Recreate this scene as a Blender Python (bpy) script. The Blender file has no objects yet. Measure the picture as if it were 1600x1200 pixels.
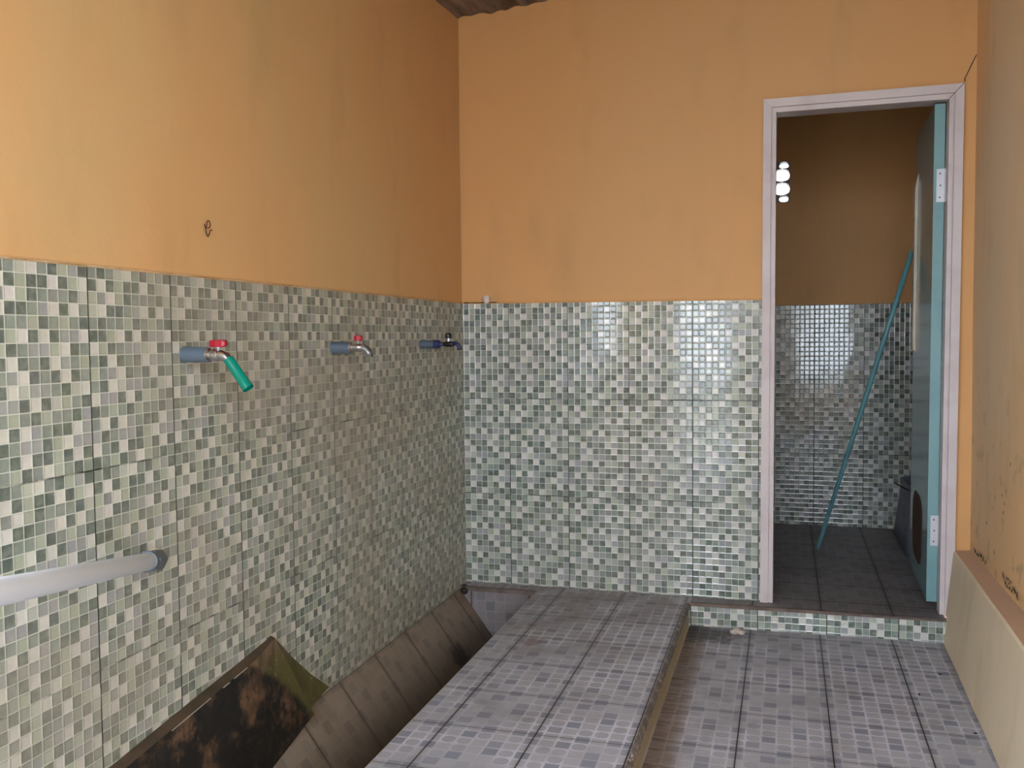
import bpy, bmesh, math, random
from mathutils import Vector, Matrix, noise
random.seed(7)
scn = bpy.context.scene
COL = scn.collection

# ---------------------------------------------------------------- camera
def rot(rx, ry, rz):
    return Matrix.Rotation(rz, 4, 'Z') @ Matrix.Rotation(ry, 4, 'Y') @ Matrix.Rotation(rx, 4, 'X')
cam_d = bpy.data.cameras.new('camera')
cam = bpy.data.objects.new('camera', cam_d)
COL.objects.link(cam)
cam_d.sensor_fit = 'HORIZONTAL'
cam_d.sensor_width = 36.0
cam_d.lens = 36.0 * 1430.365 / 1600.0
cam_d.clip_start = 0.02
cam.matrix_world = Matrix.Translation((1.30061, -3.63345, 1.04893)) @ rot(1.52120334, 0.01081504, 0.29072945)
scn.camera = cam

# ---------------------------------------------------------------- light and exposure
scn.view_settings.view_transform = 'Standard'
scn.view_settings.look = 'None'
scn.view_settings.gamma = 1.0
scn.view_settings.use_curve_mapping = False
scn.view_settings.exposure = -0.34

world = bpy.data.worlds.new('world')
scn.world = world
world.use_nodes = True
wn = world.node_tree
bg = wn.nodes['Background']
bg.inputs['Color'].default_value = (0.79, 0.885, 1.0, 1)
bg.inputs['Strength'].default_value = 17.0

# ---------------------------------------------------------------- helpers
def lin(c):
    c = c / 255.0
    return c / 12.92 if c <= 0.04045 else ((c + 0.055) / 1.055) ** 2.4
def rgb(r, g, b):
    return (lin(r), lin(g), lin(b), 1.0)

class NT:
    """tiny node expression helper"""
    def __init__(self, name):
        self.m = bpy.data.materials.new(name)
        self.m.use_nodes = True
        self.t = self.m.node_tree
        self.n = self.t.nodes
        self.b = self.n['Principled BSDF']
    def put(self, sock, v):
        if isinstance(v, bpy.types.NodeSocket):
            self.t.links.new(v, sock)
        else:
            sock.default_value = v
    def math(self, op, a, b=None, c=None, clamp=False):
        k = self.n.new('ShaderNodeMath'); k.operation = op; k.use_clamp = clamp
        self.put(k.inputs[0], a)
        if b is not None: self.put(k.inputs[1], b)
        if c is not None: self.put(k.inputs[2], c)
        return k.outputs[0]
    def add(self, a, b): return self.math('ADD', a, b)
    def sub(self, a, b): return self.math('SUBTRACT', a, b)
    def mul(self, a, b): return self.math('MULTIPLY', a, b)
    def smooth(self, v, lo, hi):
        k = self.n.new('ShaderNodeMapRange'); k.interpolation_type = 'SMOOTHSTEP'
        self.put(k.inputs[0], v); k.inputs[1].default_value = lo; k.inputs[2].default_value = hi
        k.inputs[3].default_value = 0.0; k.inputs[4].default_value = 1.0
        return k.outputs[0]
    def step(self, v, lo, hi):
        """1 below lo, 0 above hi"""
        k = self.n.new('ShaderNodeMapRange'); k.interpolation_type = 'SMOOTHSTEP'
        self.put(k.inputs[0], v); k.inputs[1].default_value = lo; k.inputs[2].default_value = hi
        k.inputs[3].default_value = 1.0; k.inputs[4].default_value = 0.0
        return k.outputs[0]
    def mix(self, f, a, b, blend='MIX'):
        k = self.n.new('ShaderNodeMix'); k.data_type = 'RGBA'; k.blend_type = blend
        self.put(k.inputs[0], f); self.put(k.inputs[6], a); self.put(k.inputs[7], b)
        return k.outputs[2]
    def mixf(self, f, a, b):
        k = self.n.new('ShaderNodeMix'); k.data_type = 'FLOAT'
        self.put(k.inputs[0], f); self.put(k.inputs[2], a); self.put(k.inputs[3], b)
        return k.outputs[0]
    def pos(self):
        return self.n.new('ShaderNodeTexCoord').outputs['Object']
    def uv(self):
        k = self.n.new('ShaderNodeUVMap'); k.uv_map = 'metres'
        return k.outputs[0]
    def xyz(self, v):
        k = self.n.new('ShaderNodeSeparateXYZ'); self.put(k.inputs[0], v)
        return k.outputs
    def comb(self, x, y, z):
        k = self.n.new('ShaderNodeCombineXYZ')
        for i, v in enumerate((x, y, z)): self.put(k.inputs[i], v)
        return k.outputs[0]
    def noise(self, vec, scale, detail=3.0, rough=0.55, col=False):
        k = self.n.new('ShaderNodeTexNoise')
        self.put(k.inputs['Vector'], vec)
        k.inputs['Scale'].default_value = scale; k.inputs['Detail'].default_value = detail
        k.inputs['Roughness'].default_value = rough
        return k.outputs[1 if col else 0]
    def scale(self, vec, s):
        k = self.n.new('ShaderNodeMapping'); self.put(k.inputs[0], vec)
        k.inputs['Scale'].default_value = s
        return k.outputs[0]
    def attr(self, name, what='Color'):
        k = self.n.new('ShaderNodeAttribute'); k.attribute_name = name
        return k.outputs[what]
    def bump(self, h, dist, strength=1.0, normal=None):
        k = self.n.new('ShaderNodeBump')
        self.put(k.inputs['Height'], h); k.inputs['Distance'].default_value = dist
        k.inputs['Strength'].default_value = strength
        if normal is not None: self.put(k.inputs['Normal'], normal)
        return k.outputs[0]
    def out(self, color=None, rough=None, normal=None, metal=None, spec=None):
        if color is not None: self.put(self.b.inputs['Base Color'], color)
        if rough is not None: self.put(self.b.inputs['Roughness'], rough)
        if normal is not None: self.put(self.b.inputs['Normal'], normal)
        if metal is not None: self.put(self.b.inputs['Metallic'], metal)
        if spec is not None: self.put(self.b.inputs['Specular IOR Level'], spec)
        return self.m

def link(name, me, mat, parent=None, kind=None):
    o = bpy.data.objects.new(name, me)
    COL.objects.link(o)
    if mat is not None: me.materials.append(mat)
    if parent is not None: o.parent = parent
    elif kind: o['kind'] = kind
    return o
def obj(name, bm, mat, parent=None, kind=None, smooth=False, bevel=0.0):
    bmesh.ops.recalc_face_normals(bm, faces=bm.faces)
    me = bpy.data.meshes.new(name)
    bm.to_mesh(me); bm.free()
    if smooth:
        for p in me.polygons: p.use_smooth = True
    o = link(name, me, mat, parent, kind)
    if bevel > 0:
        md = o.modifiers.new('bevel', 'BEVEL'); md.width = bevel; md.segments = 2; md.limit_method = 'ANGLE'
    return o
def root(name, loc, label, cat, group=None, kind=None):
    o = bpy.data.objects.new(name, None)
    o.empty_display_size = 0.05
    COL.objects.link(o); o.location = loc
    if label: o['label'] = label
    if cat: o['category'] = cat
    if group: o['group'] = group
    if kind: o['kind'] = kind
    return o
def tag(o, label, cat, group=None, kind=None):
    if label: o['label'] = label
    if cat: o['category'] = cat
    if group: o['group'] = group
    if kind: o['kind'] = kind
    return o
def hexa(bm, c):
    """eight corners: bottom four counter-clockwise, top four"""
    v = [bm.verts.new(p) for p in c]
    for f in ((0,3,2,1),(4,5,6,7),(0,1,5,4),(1,2,6,5),(2,3,7,6),(3,0,4,7)):
        bm.faces.new([v[i] for i in f])
def box(bm, x0, x1, y0, y1, z0, z1):
    hexa(bm, [(x0,y0,z0),(x1,y0,z0),(x1,y1,z0),(x0,y1,z0),(x0,y0,z1),(x1,y0,z1),(x1,y1,z1),(x0,y1,z1)])
def frame_of(d):
    d = Vector(d).normalized()
    a = Vector((0,0,1)) if abs(d.z) < 0.9 else Vector((1,0,0))
    u = d.cross(a).normalized(); w = d.cross(u).normalized()
    return u, w
def sweep(bm, pts, radii, n=16, cap=True, hexed=None):
    pts = [Vector(p) for p in pts]
    rings = []
    u = w = None
    for i, p in enumerate(pts):
        d = (pts[min(i+1, len(pts)-1)] - pts[max(i-1, 0)])
        if d.length < 1e-9: d = Vector((0,0,1))
        d.normalize()
        if u is None: u, w = frame_of(d)
        else:
            u = (u - d * u.dot(d)).normalized(); w = d.cross(u).normalized()
        r = radii[i] if hasattr(radii, '__len__') else radii
        rings.append([bm.verts.new(p + (u*math.cos(a) + w*math.sin(a))*r) for a in [2*math.pi*k/n for k in range(n)]])
    for a, b in zip(rings, rings[1:]):
        for k in range(n):
            bm.faces.new((a[k], a[(k+1)%n], b[(k+1)%n], b[k]))
    if cap:
        bm.faces.new(rings[0][::-1]); bm.faces.new(rings[-1])
    return rings
def tube_profile(bm, origin, direction, prof, n=24, phase=0.0):
    """lathe: prof = [(t along axis, radius)]"""
    o = Vector(origin); d = Vector(direction).normalized(); u, w = frame_of(d)
    rings = []
    for t, r in prof:
        rings.append([bm.verts.new(o + d*t + (u*math.cos(a)+w*math.sin(a))*max(r, 1e-5)) for a in [phase + 2*math.pi*k/n for k in range(n)]])
    for a, b in zip(rings, rings[1:]):
        for k in range(n):
            bm.faces.new((a[k], a[(k+1)%n], b[(k+1)%n], b[k]))
    return rings

# ---------------------------------------------------------------- mosaic ceramic (one printed tile is 25 x 40 cm, 10 x 16 cells)
PAT = ["1D1LW1D23D", "DWD2DDWD2W", "2MW2D1M31L"[:7]+"1DL", "LWDD13WDW1", "1D112D121D", "DD2WDWD33W",
       "W2D1332WD1", "1DWD1DW312", "213WD1DWD1", "1DWL331DLW", "W33DWDL21D", "D121D211D3",
       "1WDW31DDW3", "3D133D2W33", "W1DWDD2DWD", "D12D1W21D1"]
CELL = {'D': (92,104,97), '1': (130,141,133), 'M': (134,138,135), '2': (164,172,155), '3': (152,155,156),
        'L': (180,185,174), 'W': (207,206,199)}
C = 0.025
def mosaic(name, O, U, V, ulen, vlen, uoff, voff, parent, mat, top=None, bottom=None, clip=None, kind=None):
    """grid of printed cells; uoff/voff = phase in metres of the tile pattern at the origin (v runs DOWN the print)"""
    O, U, V = Vector(O), Vector(U), Vector(V)
    me = bpy.data.meshes.new(name)
    verts, faces, uvs, cols = [], [], [], []
    def cuts(off, length):
        a = [0.0]; k = math.ceil(off / C + 1e-6)
        while k*C - off < length - 1e-6:
            if k*C - off > 1e-6: a.append(k*C - off)
            k += 1
        return a + [length]
    us, vs = cuts(uoff, ulen), cuts(voff, vlen)
    rnd = random.Random(3)
    for j in range(len(vs)-1):
        for i in range(len(us)-1):
            u0, u1, v0, v1 = us[i], us[i+1], vs[j], vs[j+1]
            cu = int(math.floor(((u0+u1)/2 + uoff)/C)); cv = int(math.floor(((v0+v1)/2 + voff)/C))
            if clip is not None and clip((u0+u1)/2, (v0+v1)/2): continue
            base = len(verts)
            for (a, b) in ((u0,v0),(u1,v0),(u1,v1),(u0,v1)):
                if top is not None and b == 0.0: b = top(a)
                p = O + U*a + V*b
                verts.append(p); uvs.append((a+uoff, -(b+voff)))
            faces.append((base, base+1, base+2, base+3))
            c = CELL[PAT[cv % 16][cu % 10]]
            t = (cu//10)*7 + (cv//16)*13
            rr = random.Random(t*1000 + cu*31 + cv*17)
            j0 = rr.uniform(-5, 5)
            cols.append((lin(c[0]+j0), lin(c[1]+j0+rr.uniform(-2,2)), lin(c[2]+j0+rr.uniform(-3,3)), 1))
    me.from_pydata([tuple(v) for v in verts], [], faces)
    me.uv_layers.new(name='metres')
    me.color_attributes.new('cell', 'FLOAT_COLOR', 'CORNER')
    uvl = me.uv_layers['metres']; ca = me.color_attributes['cell']
    for p in me.polygons:
        for li in p.loop_indices:
            uvl.data[li].uv = uvs[me.loops[li].vertex_index]
            ca.data[li].color = cols[p.index]
    return link(name, me, mat, parent, kind)

def mat_mosaic(name, haze, rough, tint=(1,1,1), seed=0.0, seam_h=0.45, pillow=1.0):
    t = NT(name)
    uv = t.uv(); s = t.xyz(uv); u, v = s[0], s[1]
    P = t.pos()
    def edge(x, period, jitter=None):
        f = t.math('FRACT', t.mul(x, 1.0/period))
        return t.mul(t.math('MINIMUM', f, t.sub(1.0, f)), period)
    du, dv = edge(u, C), edge(v, C)
    m = t.math('MINIMUM', du, dv)
    # rounded cell corners
    cell = t.attr('cell')
    n1 = t.noise(t.comb(t.mul(u, 1.0), t.mul(v, 1.0), seed), 55.0, 3.0)
    n2 = t.noise(t.comb(u, v, seed+4.0), 1.6, 4.0, 0.6)
    n3 = t.noise(t.comb(u, v, seed+9.0), 9.0, 4.0, 0.6)
    c = t.mix(t.mul(t.smooth(n1, 0.35, 0.75), 0.30), cell, rgb(178, 182, 172))
    grout = t.step(m, 0.0006, 0.0013)
    c = t.mix(t.mul(grout, 0.85), c, rgb(212, 216, 206))
    su, sv = edge(u, 0.25), edge(v, 0.40)
    seamu = t.step(su, 0.0009, 0.0019)
    seamv = t.mul(t.step(sv, 0.0008, 0.0018), t.smooth(n3, seam_h-0.08, seam_h+0.12))
    seamu = t.mul(seamu, t.smooth(n3, 0.22, 0.42))
    seam = t.math('MAXIMUM', seamu, seamv)
    dirtf = t.mul(t.smooth(t.add(n2, t.mul(t.smooth(v, -0.3, -1.2), 0.10)), 0.38, 0.70), haze)
    c = t.mix(dirtf, c, rgb(154, 145, 131))
    fine = t.noise(t.comb(u, v, seed+2.0), 140.0, 2.0)
    c = t.mix(t.mul(t.smooth(fine, 0.70, 0.80), 0.25*min(1.0, haze*2)), c, rgb(96, 84, 66))
    c = t.mix(seam, c, rgb(38, 40, 38))
    c = t.mix(1.0, c, (tint[0], tint[1], tint[2], 1), 'MULTIPLY')
    h = t.mul(t.smooth(m, 0.0, 0.0042), 1.0)
    h = t.sub(h, t.mul(seam, 0.8))
    nb = t.bump(h, 0.0009*pillow, 0.8)
    wav = t.noise(t.comb(u, v, seed), 7.0, 1.0)
    nb2 = t.bump(wav, 0.003, 0.25, nb)
    r = t.add(rough, t.mul(t.smooth(n2, 0.35, 0.7), 0.35*haze+0.02))
    return t.out(c, r, nb2, spec=0.65)

# ---------------------------------------------------------------- patterned floor tile (25 cm, six cells, joints run through cell centres)
F = 0.25/6
FCELL = {'D': (132,137,146), 'P': (168,168,171), 'Q': (157,158,163), 'O': (163,163,167), 'R': (144,147,154)}
FPAT = ["DPODPR", "QRPQOP", "PODPPQ", "DPQPDO", "PQOPRP", "RPDQPO"]
def floorgrid(name, O, U, V, ulen, vlen, uoff, voff, parent, mat, clip=None, kind=None):
    O, U, V = Vector(O), Vector(U), Vector(V)
    me = bpy.data.meshes.new(name)
    verts, faces, uvs, cols = [], [], [], []
    def cuts(off, length):
        a = [0.0]; k = math.ceil((off - F/2)/F + 1e-6)
        while k*F + F/2 - off < length - 1e-6:
            if k*F + F/2 - off > 1e-6: a.append(k*F + F/2 - off)
            k += 1
        return a + [length]
    us, vs = cuts(uoff, ulen), cuts(voff, vlen)
    for j in range(len(vs)-1):
        for i in range(len(us)-1):
            u0, u1, v0, v1 = us[i], us[i+1], vs[j], vs[j+1]
            cu = int(math.floor(((u0+u1)/2 + uoff + F/2)/F)); cv = int(math.floor(((v0+v1)/2 + voff + F/2)/F))
            base = len(verts)
            for (a, b) in ((u0,v0),(u1,v0),(u1,v1),(u0,v1)):
                verts.append(tuple(O + U*a + V*b)); uvs.append((a+uoff, b+voff))
            faces.append((base, base+1, base+2, base+3))
            k = FPAT[cv % 6][cu % 6]
            c = FCELL[k]
            cols.append((lin(c[0]), lin(c[1]), lin(c[2]), 1.0 if k in 'OQ' else 0.0))
    me.from_pydata(verts, [], faces)
    me.uv_layers.new(name='metres')
    me.color_attributes.new('cell', 'FLOAT_COLOR', 'CORNER')
    uvl = me.uv_layers['metres']; ca = me.color_attributes['cell']
    for p in me.polygons:
        for li in p.loop_indices:
            uvl.data[li].uv = uvs[me.loops[li].vertex_index]
            ca.data[li].color = cols[p.index]
    return link(name, me, mat, parent, kind)

def mat_floor(name, tint=(1,1,1), dull=0.0, rough=0.42, stain=None, seamw=0.0012, grime=0.5, outline=1.0):
    t = NT(name)
    s = t.xyz(t.uv()); u, v = s[0], s[1]
    P = t.pos(); p = t.xyz(P)
    cell = t.attr('cell'); oval = t.attr('cell', 'Alpha')
    def cen(x):   # -1..1 inside a cell
        f = t.math('FRACT', t.add(t.mul(x, 1.0/F), 0.5))
        return t.math('ABSOLUTE', t.mul(t.sub(f, 0.5), 2.0))
    cu, cv = cen(u), cen(v)
    dsq = t.math('MAXIMUM', cu, cv)
    dov = t.math('POWER', t.add(t.math('POWER', cu, 2.6), t.math('POWER', cv, 2.6)), 1/2.6)
    d = t.mixf(oval, dsq, dov)
    worn = t.noise(t.comb(u, v, 3.0), 3.5, 3.0, 0.6)
    line = t.smooth(d, 0.80, 0.90)
    out_ = t.mul(line, t.mul(t.smooth(worn, 0.36, 0.62), outline))
    c = t.mix(t.add(t.mul(line, 0.55), 0.0), cell, rgb(172, 172, 174))
    c = t.mix(t.mul(out_, 0.75), c, rgb(208, 208, 216))
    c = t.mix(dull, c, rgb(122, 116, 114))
    g1 = t.noise(P, 5.0, 5.0, 0.62)
    g2 = t.noise(P, 38.0, 4.0, 0.6)
    c = t.mix(t.mul(t.smooth(g1, 0.42, 0.75), grime), c, rgb(98, 84, 74))
    c = t.mix(t.mul(t.smooth(g2, 0.62, 0.8), 0.3*grime), c, rgb(70, 60, 54))
    def edge(x, period):
        f = t.math('FRACT', t.mul(x, 1.0/period))
        return t.mul(t.math('MINIMUM', f, t.sub(1.0, f)), period)
    eu, ev = edge(u, 0.25), edge(v, 0.25)
    seam = t.math('MAXIMUM', t.step(eu, seamw, seamw+0.0012), t.mul(t.step(ev, seamw*0.6, seamw+0.0008), 0.85))
    near = t.mul(t.math('MAXIMUM', t.step(eu, 0.001, 0.014), t.mul(t.step(ev, 0.001, 0.012), 0.7)), 0.35*grime*2)
    c = t.mix(near, c, rgb(88, 78, 72))
    c = t.mix(seam, c, rgb(34, 30, 28))
    if stain: c = stain(t, c, P, p, g1, g2)
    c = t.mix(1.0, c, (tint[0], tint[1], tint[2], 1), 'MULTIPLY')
    h = t.sub(t.add(t.mul(line, 0.6), t.mul(worn, 0.3)), t.mul(seam, 1.2))
    nb = t.bump(h, 0.0010, 0.6)
    r = t.sub(t.add(rough, t.mul(g1, 0.2)), t.mul(out_, 0.12))
    return t.out(c, r, nb, spec=0.45)

# ---------------------------------------------------------------- materials
def mat_paint(name, base, patch, patchf=0.5, seed=0.0, mould=0.0, scale=1.1):
    t = NT(name)
    P = t.pos(); p = t.xyz(P)
    Q = t.comb(t.add(p[0], seed), p[1], p[2])
    a = t.noise(t.scale(Q, (1.0, 1.0, 0.55)), scale, 4.0, 0.55)
    b = t.noise(t.scale(Q, (1.0, 1.0, 0.35)), 5.0, 3.0, 0.6)
    f = t.noise(Q, 60.0, 3.0, 0.6)
    c = t.mix(t.mul(t.smooth(a, 0.38, 0.66), patchf), base, patch)
    c = t.mix(t.mul(t.smooth(b, 0.50, 0.75), 0.22), c, rgb(156, 132, 92))
    sp = t.noise(Q, 150.0, 2.0)
    c = t.mix(t.mul(t.smooth(sp, 0.78, 0.84), 0.5), c, rgb(84, 60, 34))
    if mould > 0:
        mz = t.step(p[2], 0.30, 1.2)
        k = t.noise(Q, 12.0, 5.0, 0.7)
        c = t.mix(t.mul(t.mul(t.smooth(k, 0.56, 0.66), mz), mould), c, rgb(70, 72, 62))
    h = t.add(t.mul(f, 0.5), t.mul(b, 0.6))
    return t.out(c, 0.62, t.bump(h, 0.003, 0.35), spec=0.28)
def mat_plain(name, c, rough=0.5, metal=0.0, var=0.12, c2=None, scale=12.0, bump=0.0, spec=0.5):
    t = NT(name)
    P = t.pos()
    n = t.noise(P, scale, 4.0, 0.6)
    cc = t.mix(t.mul(t.smooth(n, 0.4, 0.7), 1.0 if c2 else var), c, c2 if c2 else (c[0]*0.6, c[1]*0.6, c[2]*0.6, 1))
    return t.out(cc, rough, t.bump(n, bump, 0.5) if bump else None, metal=metal, spec=spec)

M_mos_l = mat_mosaic('mosaic_ceramic_dulled', 0.55, 0.34, seed=1.0, seam_h=0.50, tint=(0.92,0.92,0.885))
M_mos_b = mat_mosaic('mosaic_ceramic', 0.18, 0.07, seed=14.0, seam_h=0.42, tint=(0.92,0.945,0.975))  # same tile as the left wall, bluish daylight put into the tint
M_mos_i = mat_mosaic('mosaic_ceramic_inner', 0.12, 0.05, seed=31.0, seam_h=0.40, tint=(0.92,0.95,1.0))  # tint also carries the bluish daylight on the inner tiles
M_wall = mat_paint('orange_wall_paint', rgb(206, 162, 110), rgb(196, 168, 120), 0.75)
M_wall_b = mat_paint('orange_wall_paint_back', rgb(208, 160, 106), rgb(202, 162, 114), 0.6, seed=5.0)
M_wall_r = mat_paint('lit_orange_wall_paint', rgb(226, 186, 138), rgb(220, 198, 164), 0.8, seed=9.0, mould=0.3)  # paler than the other walls: side light put into the paint colour
M_cream = mat_paint('cream_plinth_paint', rgb(228, 212, 184), rgb(216, 196, 164), 0.6, seed=2.0)
M_terra = mat_paint('terracotta_plinth_top', rgb(196, 164, 138), rgb(180, 152, 130), 0.6, seed=4.0)

# plinth and kerb, floor
def st_floor(t, c, P, p, g1, g2):
    # brown water stain along the foot of the platform
    w = t.add(p[0], t.mul(t.sub(g1, 0.5), 0.10))
    f = t.mul(t.step(w, 0.990, 1.050), 0.72)
    c = t.mix(f, c, rgb(116, 92, 66))
    lines = t.noise(t.scale(P, (5.0, 60.0, 1.0)), 1.0, 3.0, 0.7)
    c = t.mix(t.mul(t.mul(t.step(w, 0.975, 1.03), t.smooth(lines, 0.50, 0.62)), 0.75), c, rgb(66, 42, 30))
    # black mould in the corner by the step
    dx = t.sub(p[0], 0.99); dy = t.sub(p[1], -0.16)
    r = t.math('SQRT', t.add(t.mul(dx, t.mul(dx, 0.55)), t.mul(dy, dy)))
    r = t.add(r, t.mul(t.sub(g2, 0.5), 0.16))
    c = t.mix(t.mul(t.step(r, 0.05, 0.16), 0.85), c, rgb(44, 38, 34))
    # grime where floor meets the plinth
    e = t.add(p[0], t.mul(t.sub(g2, 0.5), 0.04))
    c = t.mix(t.mul(t.smooth(e, 1.815, 1.845), 0.5), c, rgb(88, 82, 80))
    return c
def st_plat(t, c, P, p, g1, g2):
    dx = t.sub(p[0], 0.475); dy = t.sub(p[1], -0.68)
    r = t.add(t.math('SQRT', t.add(t.mul(dx, dx), t.mul(dy, dy))), t.mul(t.sub(g2, 0.5), 0.08))
    c = t.mix(t.mul(t.step(r, 0.02, 0.055), 0.6), c, rgb(92, 62, 48))
    far = t.smooth(p[1], -1.2, -0.1)
    c = t.mix(t.mul(far, t.mul(t.smooth(g1, 0.25, 0.6), 0.55)), c, rgb(112, 98, 86))
    return c
M_floor = mat_floor('patterned_floor_tile', stain=st_floor, grime=0.35, tint=(0.97,0.98,1.05))
M_plat = mat_floor('patterned_platform_tile', stain=st_plat, grime=0.35, tint=(0.97,0.98,1.05))
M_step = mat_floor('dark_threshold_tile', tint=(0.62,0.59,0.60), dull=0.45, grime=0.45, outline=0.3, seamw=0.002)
def gut_darks(t, c, P, p, g1, g2):
    deep = t.step(t.add(p[2], t.mul(t.sub(g1, 0.5), 0.14)), -0.20, -0.04)  # colour gets darker and browner towards the gutter bottom
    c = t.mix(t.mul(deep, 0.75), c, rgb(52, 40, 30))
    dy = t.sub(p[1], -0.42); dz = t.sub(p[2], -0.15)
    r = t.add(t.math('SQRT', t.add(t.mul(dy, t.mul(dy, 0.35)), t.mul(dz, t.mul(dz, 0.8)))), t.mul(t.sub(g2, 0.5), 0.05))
    c = t.mix(t.mul(t.step(r, 0.02, 0.05), 0.9), c, rgb(20, 16, 13))  # black patch painted for the dark inside of a drain hole
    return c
M_gut = mat_floor('brown_gutter_tile', tint=(0.74,0.62,0.46), dull=0.55, stain=gut_darks, grime=0.65, outline=0.1)
M_gutend = mat_floor('grey_gutter_end_tile', tint=(0.66,0.62,0.64), dull=0.3, grime=0.4, outline=0.2)
def mk_slab():
    t = NT('mould_blackened_slab')
    P = t.pos(); p = t.xyz(P)
    a = t.noise(P, 7.0, 6.0, 0.7); b = t.noise(P, 24.0, 5.0, 0.65); g = t.noise(P, 3.0, 2.0)
    c = t.mix(t.smooth(t.add(t.mul(a,0.75), t.mul(b,0.25)), 0.50, 0.64), rgb(27, 27, 25), rgb(104, 80, 60))
    c = t.mix(t.mul(t.smooth(b, 0.52, 0.7), 0.5), c, rgb(36, 34, 31))
    # mossy band along the slanted far edge, its inner border bowed
    d = t.add(t.mul(p[1], 0.643), t.mul(p[2], 0.766))
    bow = t.mul(t.math('POWER', t.sub(p[2], 0.13), 2.0), -1.5)
    d = t.add(t.sub(d, bow), t.mul(t.sub(a, 0.5), 0.05))
    band = t.smooth(d, -0.880, -0.862)
    moss = t.mix(t.smooth(t.add(p[2], t.mul(t.sub(a, 0.5), 0.1)), 0.19, 0.25), rgb(82, 80, 44), rgb(112, 94, 74))
    moss = t.mix(t.mul(t.smooth(b, 0.45, 0.62), 0.7), moss, rgb(70, 58, 34))
    sp = t.noise(P, 60.0, 2.0)
    moss = t.mix(t.mul(t.smooth(sp, 0.66, 0.72), 0.5), moss, rgb(150, 146, 110))
    c = t.mix(band, c, moss)
    return t.out(c, t.sub(0.75, t.mul(b, 0.3)), t.bump(b, 0.004, 0.6), spec=0.35)
M_slab = mk_slab()
M_slabedge = mat_plain('damp_brown_slab_edge', rgb(72, 58, 42), 0.6, c2=rgb(46, 38, 26), scale=9, bump=0.002)
M_glaze = mat_plain('chipped_glaze', rgb(160, 152, 138), 0.4, var=0.3)
def mk_kerb():
    t = NT('chipped_tile_edge')
    P = t.pos()
    a = t.noise(P, 30.0, 4.0, 0.6); b = t.noise(t.scale(P, (1.0, 1.0, 2.0)), 70.0, 2.0)
    g = t.noise(P, 4.0, 2.0)
    c = t.mix(t.smooth(a, 0.4, 0.65), rgb(84, 76, 72), rgb(124, 116, 108))
    c = t.mix(t.mul(t.smooth(b, 0.60, 0.68), t.smooth(g, 0.48, 0.6)), c, rgb(206, 202, 194))
    return t.out(c, 0.55, t.bump(a, 0.003, 0.6))
M_kerb = mk_kerb()
M_platface = mat_paint('cream_platform_side', rgb(172, 160, 130), rgb(146, 132, 104), 0.7, seed=7.0)
M_mortar = mat_plain('brown_grey_mortar', rgb(112, 98, 90), 0.75, c2=rgb(86, 74, 68), scale=14, bump=0.003)
M_gap = mat_plain('dark_gap', rgb(30, 24, 18), 0.9, var=0.2)
M_frame = mat_plain('off_white_door_frame_paint', rgb(198, 190, 192), 0.45, c2=rgb(186, 176, 178), scale=6)
M_door = mat_plain('teal_door_paint', rgb(104, 146, 152), 0.16, c2=rgb(96, 138, 146), scale=4)
M_dooredge = mat_plain('pale_teal_door_edge', rgb(118, 160, 164), 0.42, c2=rgb(108, 150, 156), scale=5)
M_hinge = mat_plain('zinc_hinge', rgb(196, 198, 206), 0.38, 0.35, var=0.1)
M_black = mat_plain('black_recess', rgb(18, 18, 20), 0.6, var=0.1)
M_pale = mat_plain('cream_strip', rgb(214, 204, 186), 0.4, c2=rgb(198, 186, 166))
M_patch = mat_plain('brown_door_patch', rgb(84, 58, 44), 0.7, c2=rgb(48, 34, 28), scale=30, bump=0.004)
M_pvc = mat_plain('blue_grey_pvc', rgb(84, 98, 112), 0.38, c2=rgb(76, 90, 104), scale=8)
M_pvcdk = mat_plain('slate_grey_pvc', rgb(70, 82, 92), 0.35, c2=rgb(62, 74, 84), scale=10)
M_white = mat_plain('white_pvc', rgb(226, 235, 248), 0.25, c2=rgb(220, 230, 244), scale=3)
M_cream2 = mat_plain('yellowed_plastic', rgb(206, 198, 176), 0.4, var=0.1)
M_red = mat_plain('red_plastic', rgb(158, 22, 44), 0.32, var=0.15)
M_chrome = mat_plain('dull_chrome', rgb(196, 196, 200), 0.22, 1.0, var=0.2, scale=40)
M_tapgrey = mat_plain('grey_metal', rgb(150, 152, 158), 0.3, 0.6, var=0.25, scale=40)
M_hose = mat_plain('green_hose', rgb(0, 122, 104), 0.25, c2=rgb(0, 112, 98), scale=5)
M_blkpl = mat_plain('black_plastic', rgb(16, 16, 20), 0.35, var=0.2)
M_navy = mat_plain('navy_plastic', rgb(34, 42, 84), 0.35, var=0.15)
M_rust = mat_plain('rusty_iron', rgb(84, 50, 24), 0.7, c2=rgb(52, 30, 14), scale=200, metal=0.3)
M_paper = mat_plain('white_putty', rgb(206, 196, 188), 0.7, c2=rgb(186, 176, 168), scale=60, bump=0.002)
M_stick = mat_plain('teal_pole', rgb(92, 146, 154), 0.35, c2=rgb(84, 136, 146), scale=8)
M_tub = mat_plain('blue_grey_tub', rgb(112, 118, 134), 0.5, c2=rgb(96, 100, 116), scale=10)
M_conc = mat_plain('grey_vent_concrete', rgb(150, 140, 134), 0.8, var=0.2, scale=40, bump=0.003)
M_stone = mat_plain('pale_grit', rgb(170, 160, 150), 0.7, var=0.3, scale=80)
M_outw = mat_plain('white_outside_render', rgb(226, 224, 218), 0.8, var=0.05, scale=2)
M_outg = mat_plain('pale_outside_concrete', rgb(176, 172, 164), 0.85, c2=rgb(150, 148, 140), scale=2)
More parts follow.
